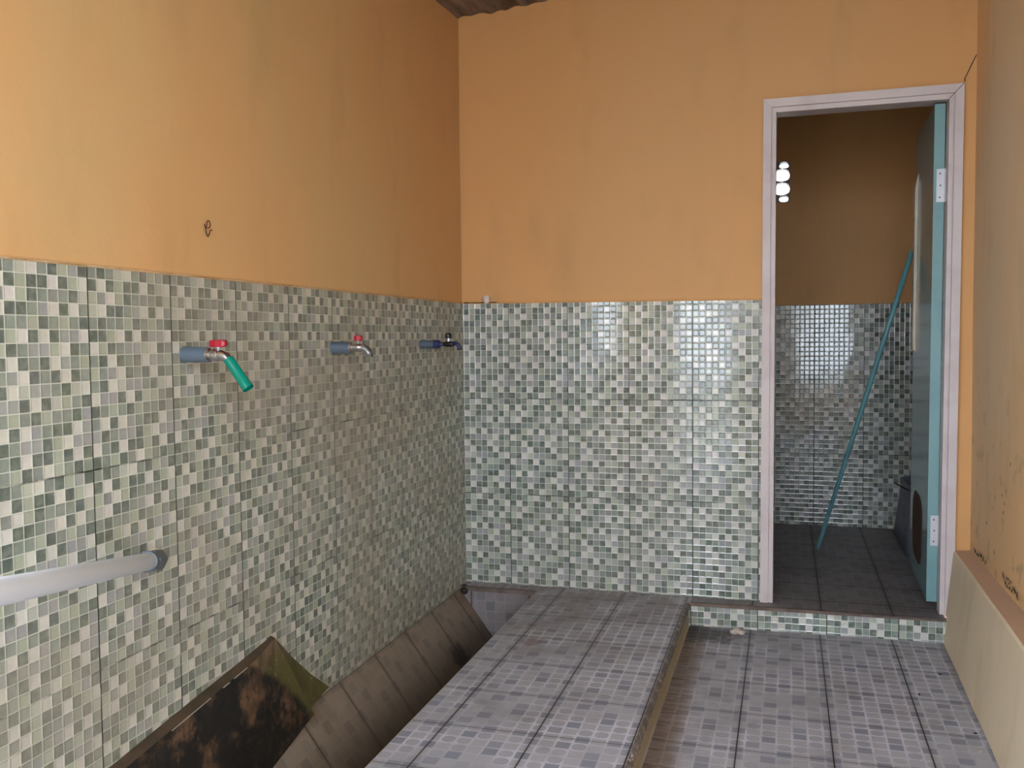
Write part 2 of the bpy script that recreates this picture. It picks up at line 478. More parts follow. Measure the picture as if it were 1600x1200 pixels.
def mk_roof():
    t = NT('sooty_corrugated_sheet')
    P = t.pos()
    a = t.noise(t.scale(P, (6.0, 1.0, 1.0)), 2.5, 4.0, 0.6)
    c = t.mix(t.smooth(a, 0.35, 0.7), rgb(88, 76, 70), rgb(134, 122, 116))
    return t.out(c, 0.6, spec=0.3)
M_roof = mk_roof()

# ================================================================ SETTING
YF = -4.4          # open end of the room behind the camera
XR = 1.945         # right wall
ZS = 0.02          # raised level (platform, threshold)
ZF = -0.07         # low floor

# floor (low level)
floorgrid('floor', (0.945, YF, ZF), (1,0,0), (0,1,0), XR+0.0-0.945, -0.062-YF, 0.945-1.175+0.25, YF+0.385+5.0, None, M_floor, kind='structure')
bm = bmesh.new(); box(bm, -0.1, 2.05, YF, -0.10, -0.75, -0.60); obj('floor_base', bm, M_outg, None, 'structure')

# left wall: plaster shell + tiled dado
def plaster(name, mat, pts_fn, nu, nv, kind='structure'):
    bm = bmesh.new()
    g = [[bm.verts.new(pts_fn(i/nu, j/nv)) for i in range(nu+1)] for j in range(nv+1)]
    for j in range(nv):
        for i in range(nu):
            bm.faces.new((g[j][i], g[j][i+1], g[j+1][i+1], g[j+1][i]))
    return bm
def wavy(x, z, s): return noise.noise(Vector((x*2.2, z*2.2, s)))*0.0022

YL = -2.85          # beyond this the left side is a wide window gap over a low wall
bm = bmesh.new(); box(bm, -0.16, -0.012, YL, 0.14, -0.6, 2.9); box(bm, -0.16, -0.004, YF, YL, -0.6, 0.90)
wall_left = obj('wall_left', bm, M_wall, None, 'structure')
bm = plaster('p', M_wall, lambda a, b: Vector((-0.005 + (wavy(a*4.6, b*1.75, 1.0) if 0.001<b else 0), YL + a*(0.0-YL), 1.17 + b*1.75)), 70, 36)
obj('plaster_face', bm, M_wall, wall_left, smooth=True)
mosaic('wall_tiles', (0, YL, 1.2), (0,1,0), (0,0,-1), -YL, 1.26, 5.0 - (-YL - 0.16), 0.0, wall_left, M_mos_l)
# thin painted lip hiding the tile edge
bm = bmesh.new(); hexa(bm, [(-0.012,YL,1.194),(0.0015,YL,1.197),(0.0015,0,1.197),(-0.012,0,1.194),(-0.012,YL,1.203),(-0.004,YL,1.204),(-0.004,0,1.204),(-0.012,0,1.203)])
obj('plaster_lip', bm, M_wall, wall_left)

# back wall with the door opening x 1.22..1.895
DX0, DX1, DZ = 1.228, 1.893, 1.925
bm = bmesh.new()
box(bm, -0.16, DX0, 0.008, 0.13, -0.6, 2.9)
box(bm, DX1, XR+0.15, 0.008, 0.13, -0.6, 2.9)
box(bm, DX0, DX1, 0.008, 0.13, DZ, 2.9)
box(bm, DX0, DX1, 0.008, 0.13, -0.6, -0.02)
wall_back = obj('wall_back', bm, M_wall_b, None, 'structure')
def bk(x0, x1, z0, z1, nm):
    nu = max(2, int((x1-x0)/0.05)); nv = max(2, int((z1-z0)/0.05))
    b_ = plaster('p', M_wall_b, lambda a, b: Vector((x0+a*(x1-x0), 0.004 + wavy(x0+a*(x1-x0), z0+b*(z1-z0), 5.0), z0+b*(z1-z0))), nu, nv)
    return obj(nm, b_, M_wall_b, wall_back, smooth=True)
bk(-0.01, DX0, 1.17, 2.9, 'plaster_face')
bk(DX0, DX1, DZ, 2.9, 'plaster_face')
bk(DX1, XR+0.01, 0.0, 2.9, 'plaster_face')
mosaic('wall_tiles', (0, 0, 1.2), (1,0,0), (0,0,-1), 1.216, 1.184, 0.05, 0.0, wall_back, M_mos_b, top=lambda u: 0.002+0.010*u/1.2)
bm = bmesh.new(); hexa(bm, [(0,-0.0015,1.196),(1.21,-0.0015,1.186),(1.21,0.008,1.184),(0,0.008,1.194),(0.0,0.002,1.204),(1.21,0.002,1.193),(1.21,0.008,1.193),(0.0,0.008,1.204)])
obj('plaster_lip', bm, M_wall_b, wall_back)
# dark gap where plaster has come away above the tiles near the corner
bm = bmesh.new()
prev = None
for k in range(19):
    x = 0.004 + k*0.0088
    zb = 1.1985 - 0.01*x/1.2
    hgt = 0.0035 + 0.0022*noise.noise(Vector((x*40, 0, 0))) - (0.003 if k > 16 else 0)
    a = bm.verts.new((x, -0.0018, zb)); b = bm.verts.new((x, -0.0018, zb+max(0.0008, hgt)))
    if prev: bm.faces.new((prev[0], a, b, prev[1]))
    prev = (a, b)
obj('open_joint', bm, M_gap, wall_back)
# crack in the plaster running from the door frame up to the right wall
bm = bmesh.new()
cr = [(1.906, 1.945), (1.906, 1.958), (1.913, 1.972), (1.924, 1.996), (1.936, 2.022), (1.943, 2.036)]
prev = None
for x, z in cr:
    a = bm.verts.new((x-0.0016, 0.0005, z)); b = bm.verts.new((x+0.0016, 0.0005, z))
    if prev: bm.faces.new((prev[0], prev[1], b, a))
    prev = (a, b)
obj('crack', bm, M_gap, wall_back)

# right wall
YR = -3.85
bm = bmesh.new(); box(bm, XR+0.012, XR+0.16, YR, 0.008, -0.6, 2.9)
wall_right = obj('wall_right', bm, M_wall_r, None, 'structure')
bm = plaster('p', M_wall_r, lambda a, b: Vector((XR - 0.001 + 0.004*noise.noise(Vector((a*6, b*4, 2.0))), YR + a*(0.006-YR), 0.2 + b*2.7)), 50, 50)
obj('plaster_face', bm, M_wall_r, wall_right, smooth=True)
# mould flakes above the plinth
bm = bmesh.new()
rf = random.Random(11)
def flake(cx, cz, w, h, x=XR-0.0055):
    n = 7; vs = []
    for k in range(n):
        a = 2*math.pi*k/n; r = rf.uniform(0.6, 1.2)
        vs.append(bm.verts.new((x, cx + math.cos(a)*w*r, cz + math.sin(a)*h*r)))
    bm.faces.new(vs)
for k in range(26):
    t_ = k/25
    flake(-0.10 - t_*0.20 + rf.uniform(-.01,.01), 0.285 + rf.uniform(-0.006, 0.012), rf.uniform(.004,.009), rf.uniform(.003,.008))
for k in range(22):
    flake(-0.55 - k*0.009 + rf.uniform(-.01,.01), 0.295 + rf.uniform(-0.008, 0.02), rf.uniform(.004,.009), rf.uniform(.004,.010))
for cy, cz in [(-0.52,0.55),(-0.55,0.53),(-0.54,0.50),(-0.57,0.57),(-0.30,0.42),(-0.62,0.66),(-0.42,0.35),(-0.68,0.36)]:
    flake(cy, cz, 0.005, 0.008)
obj('mould_flakes', bm, mat_plain('dark_green_mould', rgb(52, 56, 48), 0.8, c2=rgb(84, 84, 66), scale=60), wall_right)

# ceiling: dark corrugated sheet
bm = bmesh.new()
nx, ny = 360, 260
RY = -4.0          # roof edge; the yard behind is open to the sky
def cz(x, y): return 2.374 + 0.075*x + 0.05*y + 0.0035*math.sin(x*2*math.pi/0.076) + 0.008*noise.noise(Vector((x*9, y*9, 0))) + 0.004*noise.noise(Vector((x*31, y*31, 3)))
g = [[bm.verts.new((-0.3 + i*2.7/nx, RY + j*(2.6-RY)/ny, cz(-0.3 + i*2.7/nx, RY + j*(2.6-RY)/ny))) for i in range(nx+1)] for j in range(ny+1)]
for j in range(ny):
    for i in range(nx): bm.faces.new((g[j][i], g[j][i+1], g[j+1][i+1], g[j+1][i]))
ceil_o = obj('ceiling', bm, M_roof, None, 'structure', smooth=True)
sm = ceil_o.modifiers.new('thick', 'SOLIDIFY'); sm.thickness = 0.02; sm.offset = 1
# ================================================================ GUTTER, PLATFORM, STEP
gutter = root('drain_gutter', (0.17, -2.3, -0.3), 'brown tiled sloping drain gutter between the mosaic wall and raised platform', 'gutter')
gi = gutter.matrix_world
sl = Vector((0.113, 0, -0.153)).normalized()
GX, GZ = 0.0015, 0.011
SL = 0.25
def child(o, par):
    o.matrix_parent_inverse = Matrix.Translation(-par.location)
    return o
o = floorgrid('sloped_side', (GX, YF, GZ), (0,1,0), tuple(sl), -0.089-YF, SL, YF+0.665+5.0, 0.0, gutter, M_gut); child(o, gutter)
o = floorgrid('gutter_bottom', (GX+sl.x*SL, YF, GZ+sl.z*SL), (0,1,0), (1,0,0), -0.089-YF, 0.329-(GX+sl.x*SL), YF+0.665+5.0, 0.0, gutter, M_gut); child(o, gutter)
o = floorgrid('gutter_end', (0.002, -0.0882, ZS-0.010), (1,0,0), (0,0,-1), 0.331, 0.24, 0.20, 0.02, gutter, M_gutend); child(o, gutter)

# raised platform
platform = root('tiled_platform', (0.64, -2.3, ZF), 'long raised platform of grey patterned tiles running towards the back wall', 'platform')
o = floorgrid('platform_top', (0.334, YF, ZS), (1,0,0), (0,1,0), 0.934-0.334, -0.086-YF, 0.334-0.43+0.25, YF+0.385+5.0, platform, M_plat); child(o, platform)
bm = bmesh.new()
hexa(bm, [(0.338,YF,-0.6),(0.949,YF,-0.6),(0.949,-0.086,-0.6),(0.338,-0.086,-0.6),(0.336,YF,ZS-0.004),(0.942,YF,ZS-0.019),(0.942,-0.086,ZS-0.019),(0.336,-0.086,ZS-0.004)])
o = obj('painted_side', bm, M_platface, platform); child(o, platform)
# chipped front edge of the top tiles
bm = bmesh.new()
N = 420; prev = None
for k in range(N+1):
    y = YF + (-0.086-YF)*k/N
    n1 = noise.noise(Vector((y*45, 0, 0))); n2 = noise.noise(Vector((y*9, 3, 0)))
    x1 = 0.934; x2 = 0.945 + 0.003*n1 + 0.002*n2; dz = 0.002 + 0.004*max(0, n1+n2*0.8)
    ring = [bm.verts.new((x1, y, ZS)), bm.verts.new((x2-0.004, y, ZS-dz*0.5)), bm.verts.new((x2+0.002, y, ZS-0.006-dz)), bm.verts.new((x2+0.001, y, ZS-0.020)), bm.verts.new((0.94, y, ZS-0.022))]
    if prev:
        for a in range(4): bm.faces.new((prev[a], ring[a], ring[a+1], prev[a+1]))
    prev = ring
o = obj('chipped_edge', bm, M_kerb, platform); child(o, platform)
# left nosing
bm = bmesh.new(); box(bm, 0.331, 0.338, YF, -0.086, ZS-0.012, ZS-0.0005)
o = obj('tile_nosing', bm, M_glaze, platform); child(o, platform)
# step in front of the door, continuing as a ledge to the left wall and as floor of the inner room
step = root('threshold_step', (1.4, -0.04, ZF), 'low step with mosaic tile front below the doorway', 'step')
SY0, SY1 = -0.086, -0.058
def sy(x): return SY0 if x < 0.95 else SY0 + (SY1-SY0)*(x-0.95)/(1.853-0.95)
o = floorgrid('step_top', (0.0, -0.0855, ZS), (1,0,0), (0,1,0), 0.949, 0.0995, 0.25-0.18, 0.0+0.02, step, M_plat); child(o, step)
bm = bmesh.new()
v = [bm.verts.new(p) for p in [(0.95,sy(0.95)-0.004,ZS),(1.86,sy(1.853)-0.004,ZS),(1.86,sy(1.853)+0.008,ZS+0.0006),(0.95,sy(0.95)+0.010,ZS+0.0006)]]
bm.faces.new(v)
v2 = [bm.verts.new(p) for p in [(0.95,sy(0.95)-0.004,ZS-0.012),(1.86,sy(1.853)-0.004,ZS-0.012)]]
bm.faces.new((v[0], v[1], v2[1], v2[0]))
o = obj('step_lip', bm, M_mortar, step); child(o, step)
d_ = Vector((1.853-0.95, SY1-SY0, 0)); L_ = d_.length
o = mosaic('step_front', (0.940, SY0, ZS-0.008), tuple(d_.normalized()), (0,0,-1), L_+0.02, 0.090, 0.24, 0.15, step, M_mos_b); child(o, step)
bm = bmesh.new(); box(bm, 0.0, 0.334, -0.0885, -0.076, ZS-0.016, ZS+0.0005)
o = obj('ledge_nosing', bm, M_mortar, step); child(o, step)
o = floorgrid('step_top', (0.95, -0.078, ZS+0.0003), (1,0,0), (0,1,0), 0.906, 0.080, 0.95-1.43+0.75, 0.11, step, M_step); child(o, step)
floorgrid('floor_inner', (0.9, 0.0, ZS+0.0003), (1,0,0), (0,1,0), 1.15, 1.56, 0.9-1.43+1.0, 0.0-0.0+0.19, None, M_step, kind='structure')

# plinth along the right wall
bm = bmesh.new()
y0, y1 = YF, -0.016
def px(y, top): return (1.888 + 0.014*(y/1.1)) if top else (1.853 + 0.021*(y/1.0)*0.9)
hexa(bm, [(px(y0,0)+0.06,y0,-0.3),(XR+0.012,y0,-0.3),(XR+0.012,y1,-0.3),(1.853-0.0,y1,-0.3),
          (px(y0,1)+0.03,y0,0.262),(XR+0.012,y0,0.262),(XR+0.012,y1,0.262),(1.888,y1,0.262)])
bm.free()
bm = bmesh.new()
prof_n = 40
prev = None
for k in range(prof_n+1):
    y = y1 + (y0-y1)*k/prof_n
    yy = max(y, -1.5)
    wv = 0.002*noise.noise(Vector((y*4, 0, 0)))
    xb = 1.853 + 0.020*yy + wv; xt = 1.888 + 0.014*yy + wv
    r = [bm.verts.new(p) for p in [(xb-0.008, y, -0.12), (xb, y, ZF), ((xb*0.35+xt*0.65), y, 0.14), (xt-0.001, y, 0.254), (xt+0.004, y, 0.262), (XR+0.012, y, 0.265+wv)]]
    if prev:
        for a in range(5): bm.faces.new((prev[a], r[a], r[a+1], prev[a+1]))
    else:
        e = bm.verts.new((XR+0.012, y, -0.12)); bm.faces.new(r + [e])
    prev = r
pl = obj('wall_plinth', bm, M_cream, None)
for p in pl.data.polygons:
    if p.normal.z > 0.9 or p.normal.z < -0.9: p.material_index = 1
pl.data.materials.append(M_terra)
tag(pl, 'low cream painted plinth with terracotta top along the right wall', 'plinth')

# ================================================================ DOOR FRAME (trim_1) AND DOOR LEAF (door_1)
trim = root('trim_1', (1.55, 0.0, ZS), None, None, kind='structure')
def bar(name, a, b, w0, w1, y0, y1, par, mat=M_frame, sx=1):
    """vertical-ish bar from bottom point a=(x,z) to top point b, spanning w0..w1 in x from it"""
    bm = bmesh.new()
    hexa(bm, [(a[0]+w0,y0,a[1]),(a[0]+w1,y0,a[1]),(a[0]+w1,y1,a[1]),(a[0]+w0,y1,a[1]),
              (b[0]+w0,y0,b[1]),(b[0]+w1,y0,b[1]),(b[0]+w1,y1,b[1]),(b[0]+w0,y1,b[1])])
    o = obj(name, bm, mat, par, bevel=0.0015); child(o, par); return o
ZB, ZT = 0.018, 1.936
# outer corners: left x 1.210->1.217, right x 1.892->1.903
LB, LT = (1.207, ZB), (1.215, ZT)
RB, RT = (1.890, ZB), (1.903, ZT)
def jamb(name, B, T, s):
    bm = bmesh.new()
    # profile from the outside edge inward
    prof = [(0,0.02),(0,-0.016),(0.029,-0.014),(0.030,-0.006),(0.0335,-0.006),(0.034,-0.010),(0.047,-0.009),(0.048,0.125),(0.0,0.125)]
    if s < 0: prof = [(0,0.02),(0,-0.016),(0.029,-0.014),(0.030,-0.006),(0.0335,-0.006),(0.034,-0.010),(0.047,-0.009),(0.048,0.045),(0.036,0.046),(0.036,0.125),(0.0,0.125)]
    rings = []
    for (bx, bz) in (B, T):
        rings.append([bm.verts.new((bx + s*p[0], p[1], bz - (p[0] if bz > 1 else 0))) for p in prof])
    n = len(prof)
    for k in range(n): bm.faces.new((rings[0][k], rings[0][(k+1)%n], rings[1][(k+1)%n], rings[1][k]))
    bm.faces.new(rings[0]); bm.faces.new(rings[1][::-1])
    o = obj(name, bm, M_frame, trim); child(o, trim)
jamb('jamb', LB, LT, 1); jamb('jamb', RB, RT, -1)
bm = bmesh.new()
prof = [(0,0.02),(0,-0.0165),(0.030,-0.0145),(0.031,-0.006),(0.0345,-0.006),(0.035,-0.010),(0.050,-0.009),(0.051,0.022),(0.040,0.023),(0.040,0.125),(0.0,0.125)]
rings = []
for s, (bx, bz) in ((1, LT), (-1, RT)):
    rings.append([bm.verts.new((bx + s*p[0], p[1], bz + 0.0005 - p[0])) for p in prof])
n = len(prof)
for k in range(n): bm.faces.new((rings[0][k], rings[0][(k+1)%n], rings[1][(k+1)%n], rings[1][k]))
bm.faces.new(rings[0]); bm.faces.new(rings[1][::-1])
o = obj('head', bm, M_frame, trim); child(o, trim)
# open mitre crack top right
bm = bmesh.new()
v = [bm.verts.new(p) for p in [(1.903,-0.0172,1.937),(1.9005,-0.0172,1.937),(1.853,-0.0158,1.8865),(1.8555,-0.0158,1.8865)]]
bm.faces.new(v)
o = obj('mitre_crack', bm, M_gap, trim); child(o, trim)

# leaf: swings into the inner room, hinged on the right jamb
door = root('door_1', (1.846, 0.052, 0.045), None, None, kind='structure')
def dpt(s, w, z):
    """s along the leaf away from the hinge, w thickness (0 = room-facing face), z"""
    lean = (z-0.05)/1.85*0.010
    return (1.806 + 0.014*s/0.6 + w + lean, 0.050 + s, z)
def dbox(name, s0, s1, w0, w1, z0, z1, mat, par=door, bevel=0.0):
    bm = bmesh.new()
    hexa(bm, [dpt(s0,w0,z0), dpt(s0,w1,z0), dpt(s1,w1,z0), dpt(s1,w0,z0), dpt(s0,w0,z1), dpt(s0,w1,z1), dpt(s1,w1,z1), dpt(s1,w0,z1)])
    o = obj(name, bm, mat, door, bevel=bevel); child(o, door); return o
dbox('door_leaf', 0.001, 0.60, 0.0, 0.036, 0.050, 1.885, M_door)
e = dbox('edge_lipping', -0.001, 0.001, 0.0, 0.036, 0.050, 1.885, M_dooredge); e['label'] = 'pale teal door edge'
# cream strip standing proud of the face
bm = bmesh.new()
s0, s1 = 0.50, 0.56
hexa(bm, [dpt(s0,-0.012,0.985), dpt(s0,0.0,0.975), dpt(s1,0.0,0.975), dpt(s1,-0.012,0.985), dpt(s0,-0.012,1.66), dpt(s0,0.0,1.72), dpt(s1,0.0,1.72), dpt(s1,-0.012,1.66)])
o = obj('grab_strip', bm, M_pale, door, bevel=0.001); child(o, door); o['label'] = 'long cream strip with bevelled ends'
# brown oval patch low on the face
bm = bmesh.new()
c = [bm.verts.new(dpt(0.335 + 0.155*math.copysign(abs(math.cos(a))**0.6, math.cos(a)), -0.0025, 0.265 + 0.135*math.copysign(abs(math.sin(a))**0.6, math.sin(a)))) for a in [2*math.pi*k/36 for k in range(36)]]
c2 = [bm.verts.new(dpt(0.335 + 0.165*math.copysign(abs(math.cos(a))**0.6, math.cos(a)), 0.0005, 0.265 + 0.142*math.copysign(abs(math.sin(a))**0.6, math.sin(a)))) for a in [2*math.pi*k/36 for k in range(36)]]
bm.faces.new(c)
for k in range(36): bm.faces.new((c[k], c[(k+1)%36], c2[(k+1)%36], c2[k]))
o = obj('brown_patch', bm, M_patch, door); child(o, door); o['label'] = 'brown oval patch'
for z0, z1 in ((1.530, 1.650), (0.262, 0.375)):
    h = dbox('hinge', -0.0035, -0.001, 0.010, 0.038, z0, z1, M_hinge)
    bm = bmesh.new()
    k = 5
    for q in range(k):
        za = z0 + (z1-z0)*q/k + 0.001; zb = z0 + (z1-z0)*(q+1)/k - 0.001
        p = dpt(-0.006, 0.0405, za)
        tube_profile(bm, p, (0,0,1), [(0,0.0005),(0,0.0045),(zb-za,0.0045),(zb-za,0.0005)], 10)
    o = obj('knuckle', bm, M_hinge, h); o.parent = h; o.matrix_parent_inverse = Matrix.Translation(-door.location)
    o.matrix_parent_inverse = Matrix.Identity(4); o.parent = h
    bm = bmesh.new()
    for q in (0.14, 0.5, 0.86):
        p = Vector(dpt(-0.0036, 0.021 if q != 0.5 else 0.023, z0 + (z1-z0)*q))
        tube_profile(bm, p, (0,-1,0), [(0,0.0028),(0.0006,0.0028),(0.0006,0.0001)], 10)
    o = obj('screw', bm, M_black, h)

# ================================================================ INNER ROOM
YI = 1.55
bm = bmesh.new()
# back wall of the inner room with a square hole for the vent block
VX0, VX1, VZ0, VZ1 = 1.128, 1.316, 1.765, 1.985
box(bm, 0.8, VX0, YI+0.004, YI+0.12, -0.1, 2.9)
box(bm, VX1, 2.15, YI+0.004, YI+0.12, -0.1, 2.9)
box(bm, VX0, VX1, YI+0.004, YI+0.12, -0.1, VZ0)
box(bm, VX0, VX1, YI+0.004, YI+0.12, VZ1, 2.9)
wib = obj('wall_inner_back', bm, M_wall_b, None, 'structure')
mosaic('wall_tiles', (0.9, YI, 1.212), (1,0,0), (0,0,-1), 1.15, 1.20, 0.9-1.446+1.0, 0.0, wib, M_mos_i)
for nm, xa, xb, xf, sgn in (('wall_inner_left', 0.78, 0.896, 0.9, 1), ('wall_inner_right', 2.054, 2.15, 2.05, -1)):
    bm = bmesh.new(); box(bm, xa, xb, 0.13, YI+0.004, -0.1, 2.9)
    w = obj(nm, bm, M_wall_b, None, 'structure')
    mosaic('wall_tiles', (xf, 0.13 if sgn > 0 else YI, 1.212), (0,sgn,0), (0,0,-1), YI-0.13, 1.20, 0.07, 0.0, w, M_mos_i)
# vent block: petals between two arches
vent = root('vent_block', (1.222, YI, VZ0), 'pierced concrete ventilation block glowing with daylight, high on the inner wall', 'vent')
def vent_bm():
    W, H = VX1-VX0, VZ1-VZ0
    n_u, n_v = 70, 82
    holes = []
    cx, cz_ = 0.5*W, 0.5*H
    def inside(u, v):
        for sx in (-1, 1):
            hx = cx + sx*0.27*W
            for s_ in (-1, 1):
                if ((u-hx)/(0.205*W))**2.4 <= 0 if False else (abs(u-hx)/(0.225*W))**2.4 + (abs(v-(cz_+s_*0.165*H))/(0.148*H))**2.4 < 1: return True
                if (abs(u-(hx+sx*0.065*W))/(0.125*W))**3 + (abs(v-(cz_+s_*0.405*H))/(0.078*H))**3 < 1: return True
        for s_ in (-1, 1):
            if (abs(u-cx)/(0.10*W))**2 + (abs(v-(cz_+s_*0.38*H))/(0.11*H))**2 < 1: return True
        return False
    bm = bmesh.new()
    mark = [[not inside((i+.5)/n_u*W, (j+.5)/n_v*H) for i in range(n_u)] for j in range(n_v)]
    vf, vb = {}, {}
    def gv(d, i, j, y):
        if (i, j) not in d: d[(i, j)] = bm.verts.new((VX0+i/n_u*W, y, VZ0+j/n_v*H))
        return d[(i, j)]
    y0, y1 = YI-0.004, YI+0.075
    for j in range(n_v):
        for i in range(n_u):
            if not mark[j][i]: continue
            a = [(i,j),(i+1,j),(i+1,j+1),(i,j+1)]
            bm.faces.new([gv(vf,p[0],p[1],y0) for p in a]); bm.faces.new([gv(vb,p[0],p[1],y1) for p in a][::-1])
            for (di, dj), (e0, e1) in zip(((0,-1),(1,0),(0,1),(-1,0)), ((0,1),(1,2),(2,3),(3,0))):
                ii, jj = i+di, j+dj
                if not (0 <= ii < n_u and 0 <= jj < n_v) or not mark[jj][ii]:
                    bm.faces.new((gv(vf,*a[e1],y0), gv(vf,*a[e0],y0), gv(vb,*a[e0],y1), gv(vb,*a[e1],y1)))
    return bm
o = obj('pierced_face', vent_bm(), M_conc, vent); child(o, vent)

# leaning pole
pole = bmesh.new()
pb, pt_ = Vector((1.447, 0.939, 0.026)), Vector((1.800, 0.705, 1.60))
# aim: passes the seen upper point
up = Vector((1.8135, 0.66, 1.388))
d = (up-pb).normalized()
sweep(pole, [pb, pb + d*0.012, pb + d*0.5, pb+d*1.0, pb+d*1.46], [0.0045, 0.009, 0.0105, 0.011, 0.011], 14)
o = obj('cleaning_pole', pole, M_stick, None, smooth=True)
tag(o, 'thin teal pole leaning against the open door inside the doorway', 'pole')

# tub in the corner behind the door
tub = root('water_tub', (1.95, 1.18, ZS), 'blue grey water tub half hidden behind the open door', 'tub')
bm = bmesh.new()
def ring_rr(x0, x1, y0, y1, r, z, n=6):
    pts = []
    for (cx, cy, a0) in ((x1-r,y1-r,0),(x0+r,y1-r,90),(x0+r,y0+r,180),(x1-r,y0+r,270)):
        for k in range(n+1):
            a = math.radians(a0 + 90*k/n); pts.append((cx+r*math.cos(a), cy+r*math.sin(a), z))
    return [bm.verts.new(p) for p in pts]
R_ = [ring_rr(1.838,2.04,0.92,1.48,0.04,ZS+0.001), ring_rr(1.846,2.04,0.93,1.47,0.045,0.10), ring_rr(1.868,2.04,0.95,1.45,0.05,0.30),
      ring_rr(1.863,2.044,0.945,1.455,0.05,0.312), ring_rr(1.872,2.035,0.955,1.445,0.045,0.318), ring_rr(1.882,2.03,0.965,1.435,0.045,0.305), ring_rr(1.864,2.03,0.95,1.45,0.04,0.06)]
for a, b in zip(R_, R_[1:]):
    n = len(a)
    for k in range(n): bm.faces.new((a[k], a[(k+1)%n], b[(k+1)%n], b[k]))
bm.faces.new(R_[-1]); bm.faces.new(R_[0][::-1])
o = obj('tub_body', bm, M_tub, tub, smooth=True); child(o, tub)
bm = bmesh.new(); sweep(bm, [(1.795, 1.03, 0.345), (1.85, 1.00, 0.318), (1.90, 0.975, 0.30)], [0.003, 0.004, 0.004], 8)
o = obj('dipper', bm, M_blkpl, None, smooth=True); tag(o, 'thin dark dipper handle resting over the tub rim', 'dipper')

# ================================================================ SLAB leaning on the wall in the gutter
slab = root('mouldy_slab', (0.015, -1.9, 0.0), 'black mouldy slab with mossy far end leaning in the gutter against the wall', 'slab')
BK = 0.0015
outline = [(-1.538,0.268),(-1.445,0.185),(-1.35,0.105),(-1.262,0.034),(-1.385,0.018),(-1.372,-0.002),(-1.62,-0.046),(-1.9,-0.10),(-2.3,-0.12),(-2.7,-0.10),(-2.7,0.115),(-2.4,0.155),(-2.14,0.194),(-1.90,0.224),(-1.66,0.252)]
def thick(y, z): return 0.004 + 0.026*max(0.0, min(1.0, (-1.50-y)/0.14)) if z > 0.1 else 0.010
bm = bmesh.new()
fr = [bm.verts.new((BK+thick(y,z)+ (0.0 if z > 0.06 else (0.06-z)*0.30), y, z)) for y, z in outline]
bm.faces.new(fr)
bmesh.ops.triangulate(bm, faces=bm.faces[:])
o = obj('slab_face', bm, M_slab, slab); child(o, slab)
bm = bmesh.new()
fr = [bm.verts.new((BK+thick(y,z)+ (0.0 if z > 0.06 else (0.06-z)*0.30), y, z)) for y, z in outline]
bk_ = [bm.verts.new((BK, y, z+(0.0 if z < 0.1 else 0.004))) for y, z in outline]
n = len(outline)
for k in range(n): bm.faces.new((fr[k], fr[(k+1)%n], bk_[(k+1)%n], bk_[k]))
bm.faces.new(bk_[::-1])
o = obj('slab_edge', bm, M_slabedge, slab); child(o, slab)
# pale glaze remains along the upper front edge
bm = bmesh.new()
rf = random.Random(8)
for (ya, yb) in ((-1.70,-1.755),(-1.775,-1.80),(-1.85,-1.99)):
    za = 0.268-(-1.538-ya)*0.123; zb = 0.268-(-1.538-yb)*0.123
    t0 = 0.0315
    hexa(bm, [(BK+t0-0.002,ya,za-0.002),(BK+t0+0.001,ya,za-0.002),(BK+t0+0.001,yb,zb-0.002),(BK+t0-0.002,yb,zb-0.002),
              (BK+t0-0.001,ya,za-0.0004),(BK+t0+0.001,ya,za-0.0004),(BK+t0+0.001,yb,zb-0.0010),(BK+t0-0.001,yb,zb-0.0010)])
o = obj('glaze_remains', bm, M_glaze, slab); child(o, slab)

# ================================================================ TAPS AND PIPES
def pt(origin, dx, dy, dz): return (origin[0]+dx, origin[1]+dy, origin[2]+dz)
def socket(par, O, L, r, mat=M_pvc):
    bm = bmesh.new()
    rg = tube_profile(bm, O, (1,0,-0.02), [(-0.002,r*1.03),(0.004,r*1.06),(0.008,r),(L*0.9,r*0.99),(L,r*0.96),(L+0.001,r*0.70),(L-0.015,r*0.66)], 28)
    bm.faces.new(rg[-1])
    o = obj('wall_socket', bm, mat, par, smooth=True); child(o, par)
    md = o.modifiers.new('es', 'EDGE_SPLIT'); md.split_angle = math.radians(40)
def lever(par, O, mat, L=0.040, r=0.010):
    bm = bmesh.new()
    x, y, z = O
    # stem + folded lever handle
    tube_profile(bm, (x, y, z-0.012), (0,0,1), [(0,0.004),(0.012,0.004),(0.013,0.008),(0.018,0.008),(0.018,0.0005)], 14)
    o = obj('stem', bm, M_tapgrey, par, smooth=False); child(o, par)
    bm = bmesh.new()
    prof = [(-L*0.45,0.006,0.004),(-L*0.40,0.010,0.007),(0,0.011,0.0085),(L*0.38,0.009,0.008),(L*0.55,0.006,0.005)]
    rings = []
    for (dx, hy, hz) in prof:
        rings.append([bm.verts.new((x+dx, y+a*hy, z+0.012+b*hz)) for a, b in ((-1,-1),(1,-1),(1,1),(-1,1))])
    for a, b in zip(rings, rings[1:]):
        for k in range(4): bm.faces.new((a[k], a[(k+1)%4], b[(k+1)%4], b[k]))
    bm.faces.new(rings[0][::-1]); bm.faces.new(rings[-1])
    o = obj('lever', bm, mat, par, bevel=0.002); child(o, par)

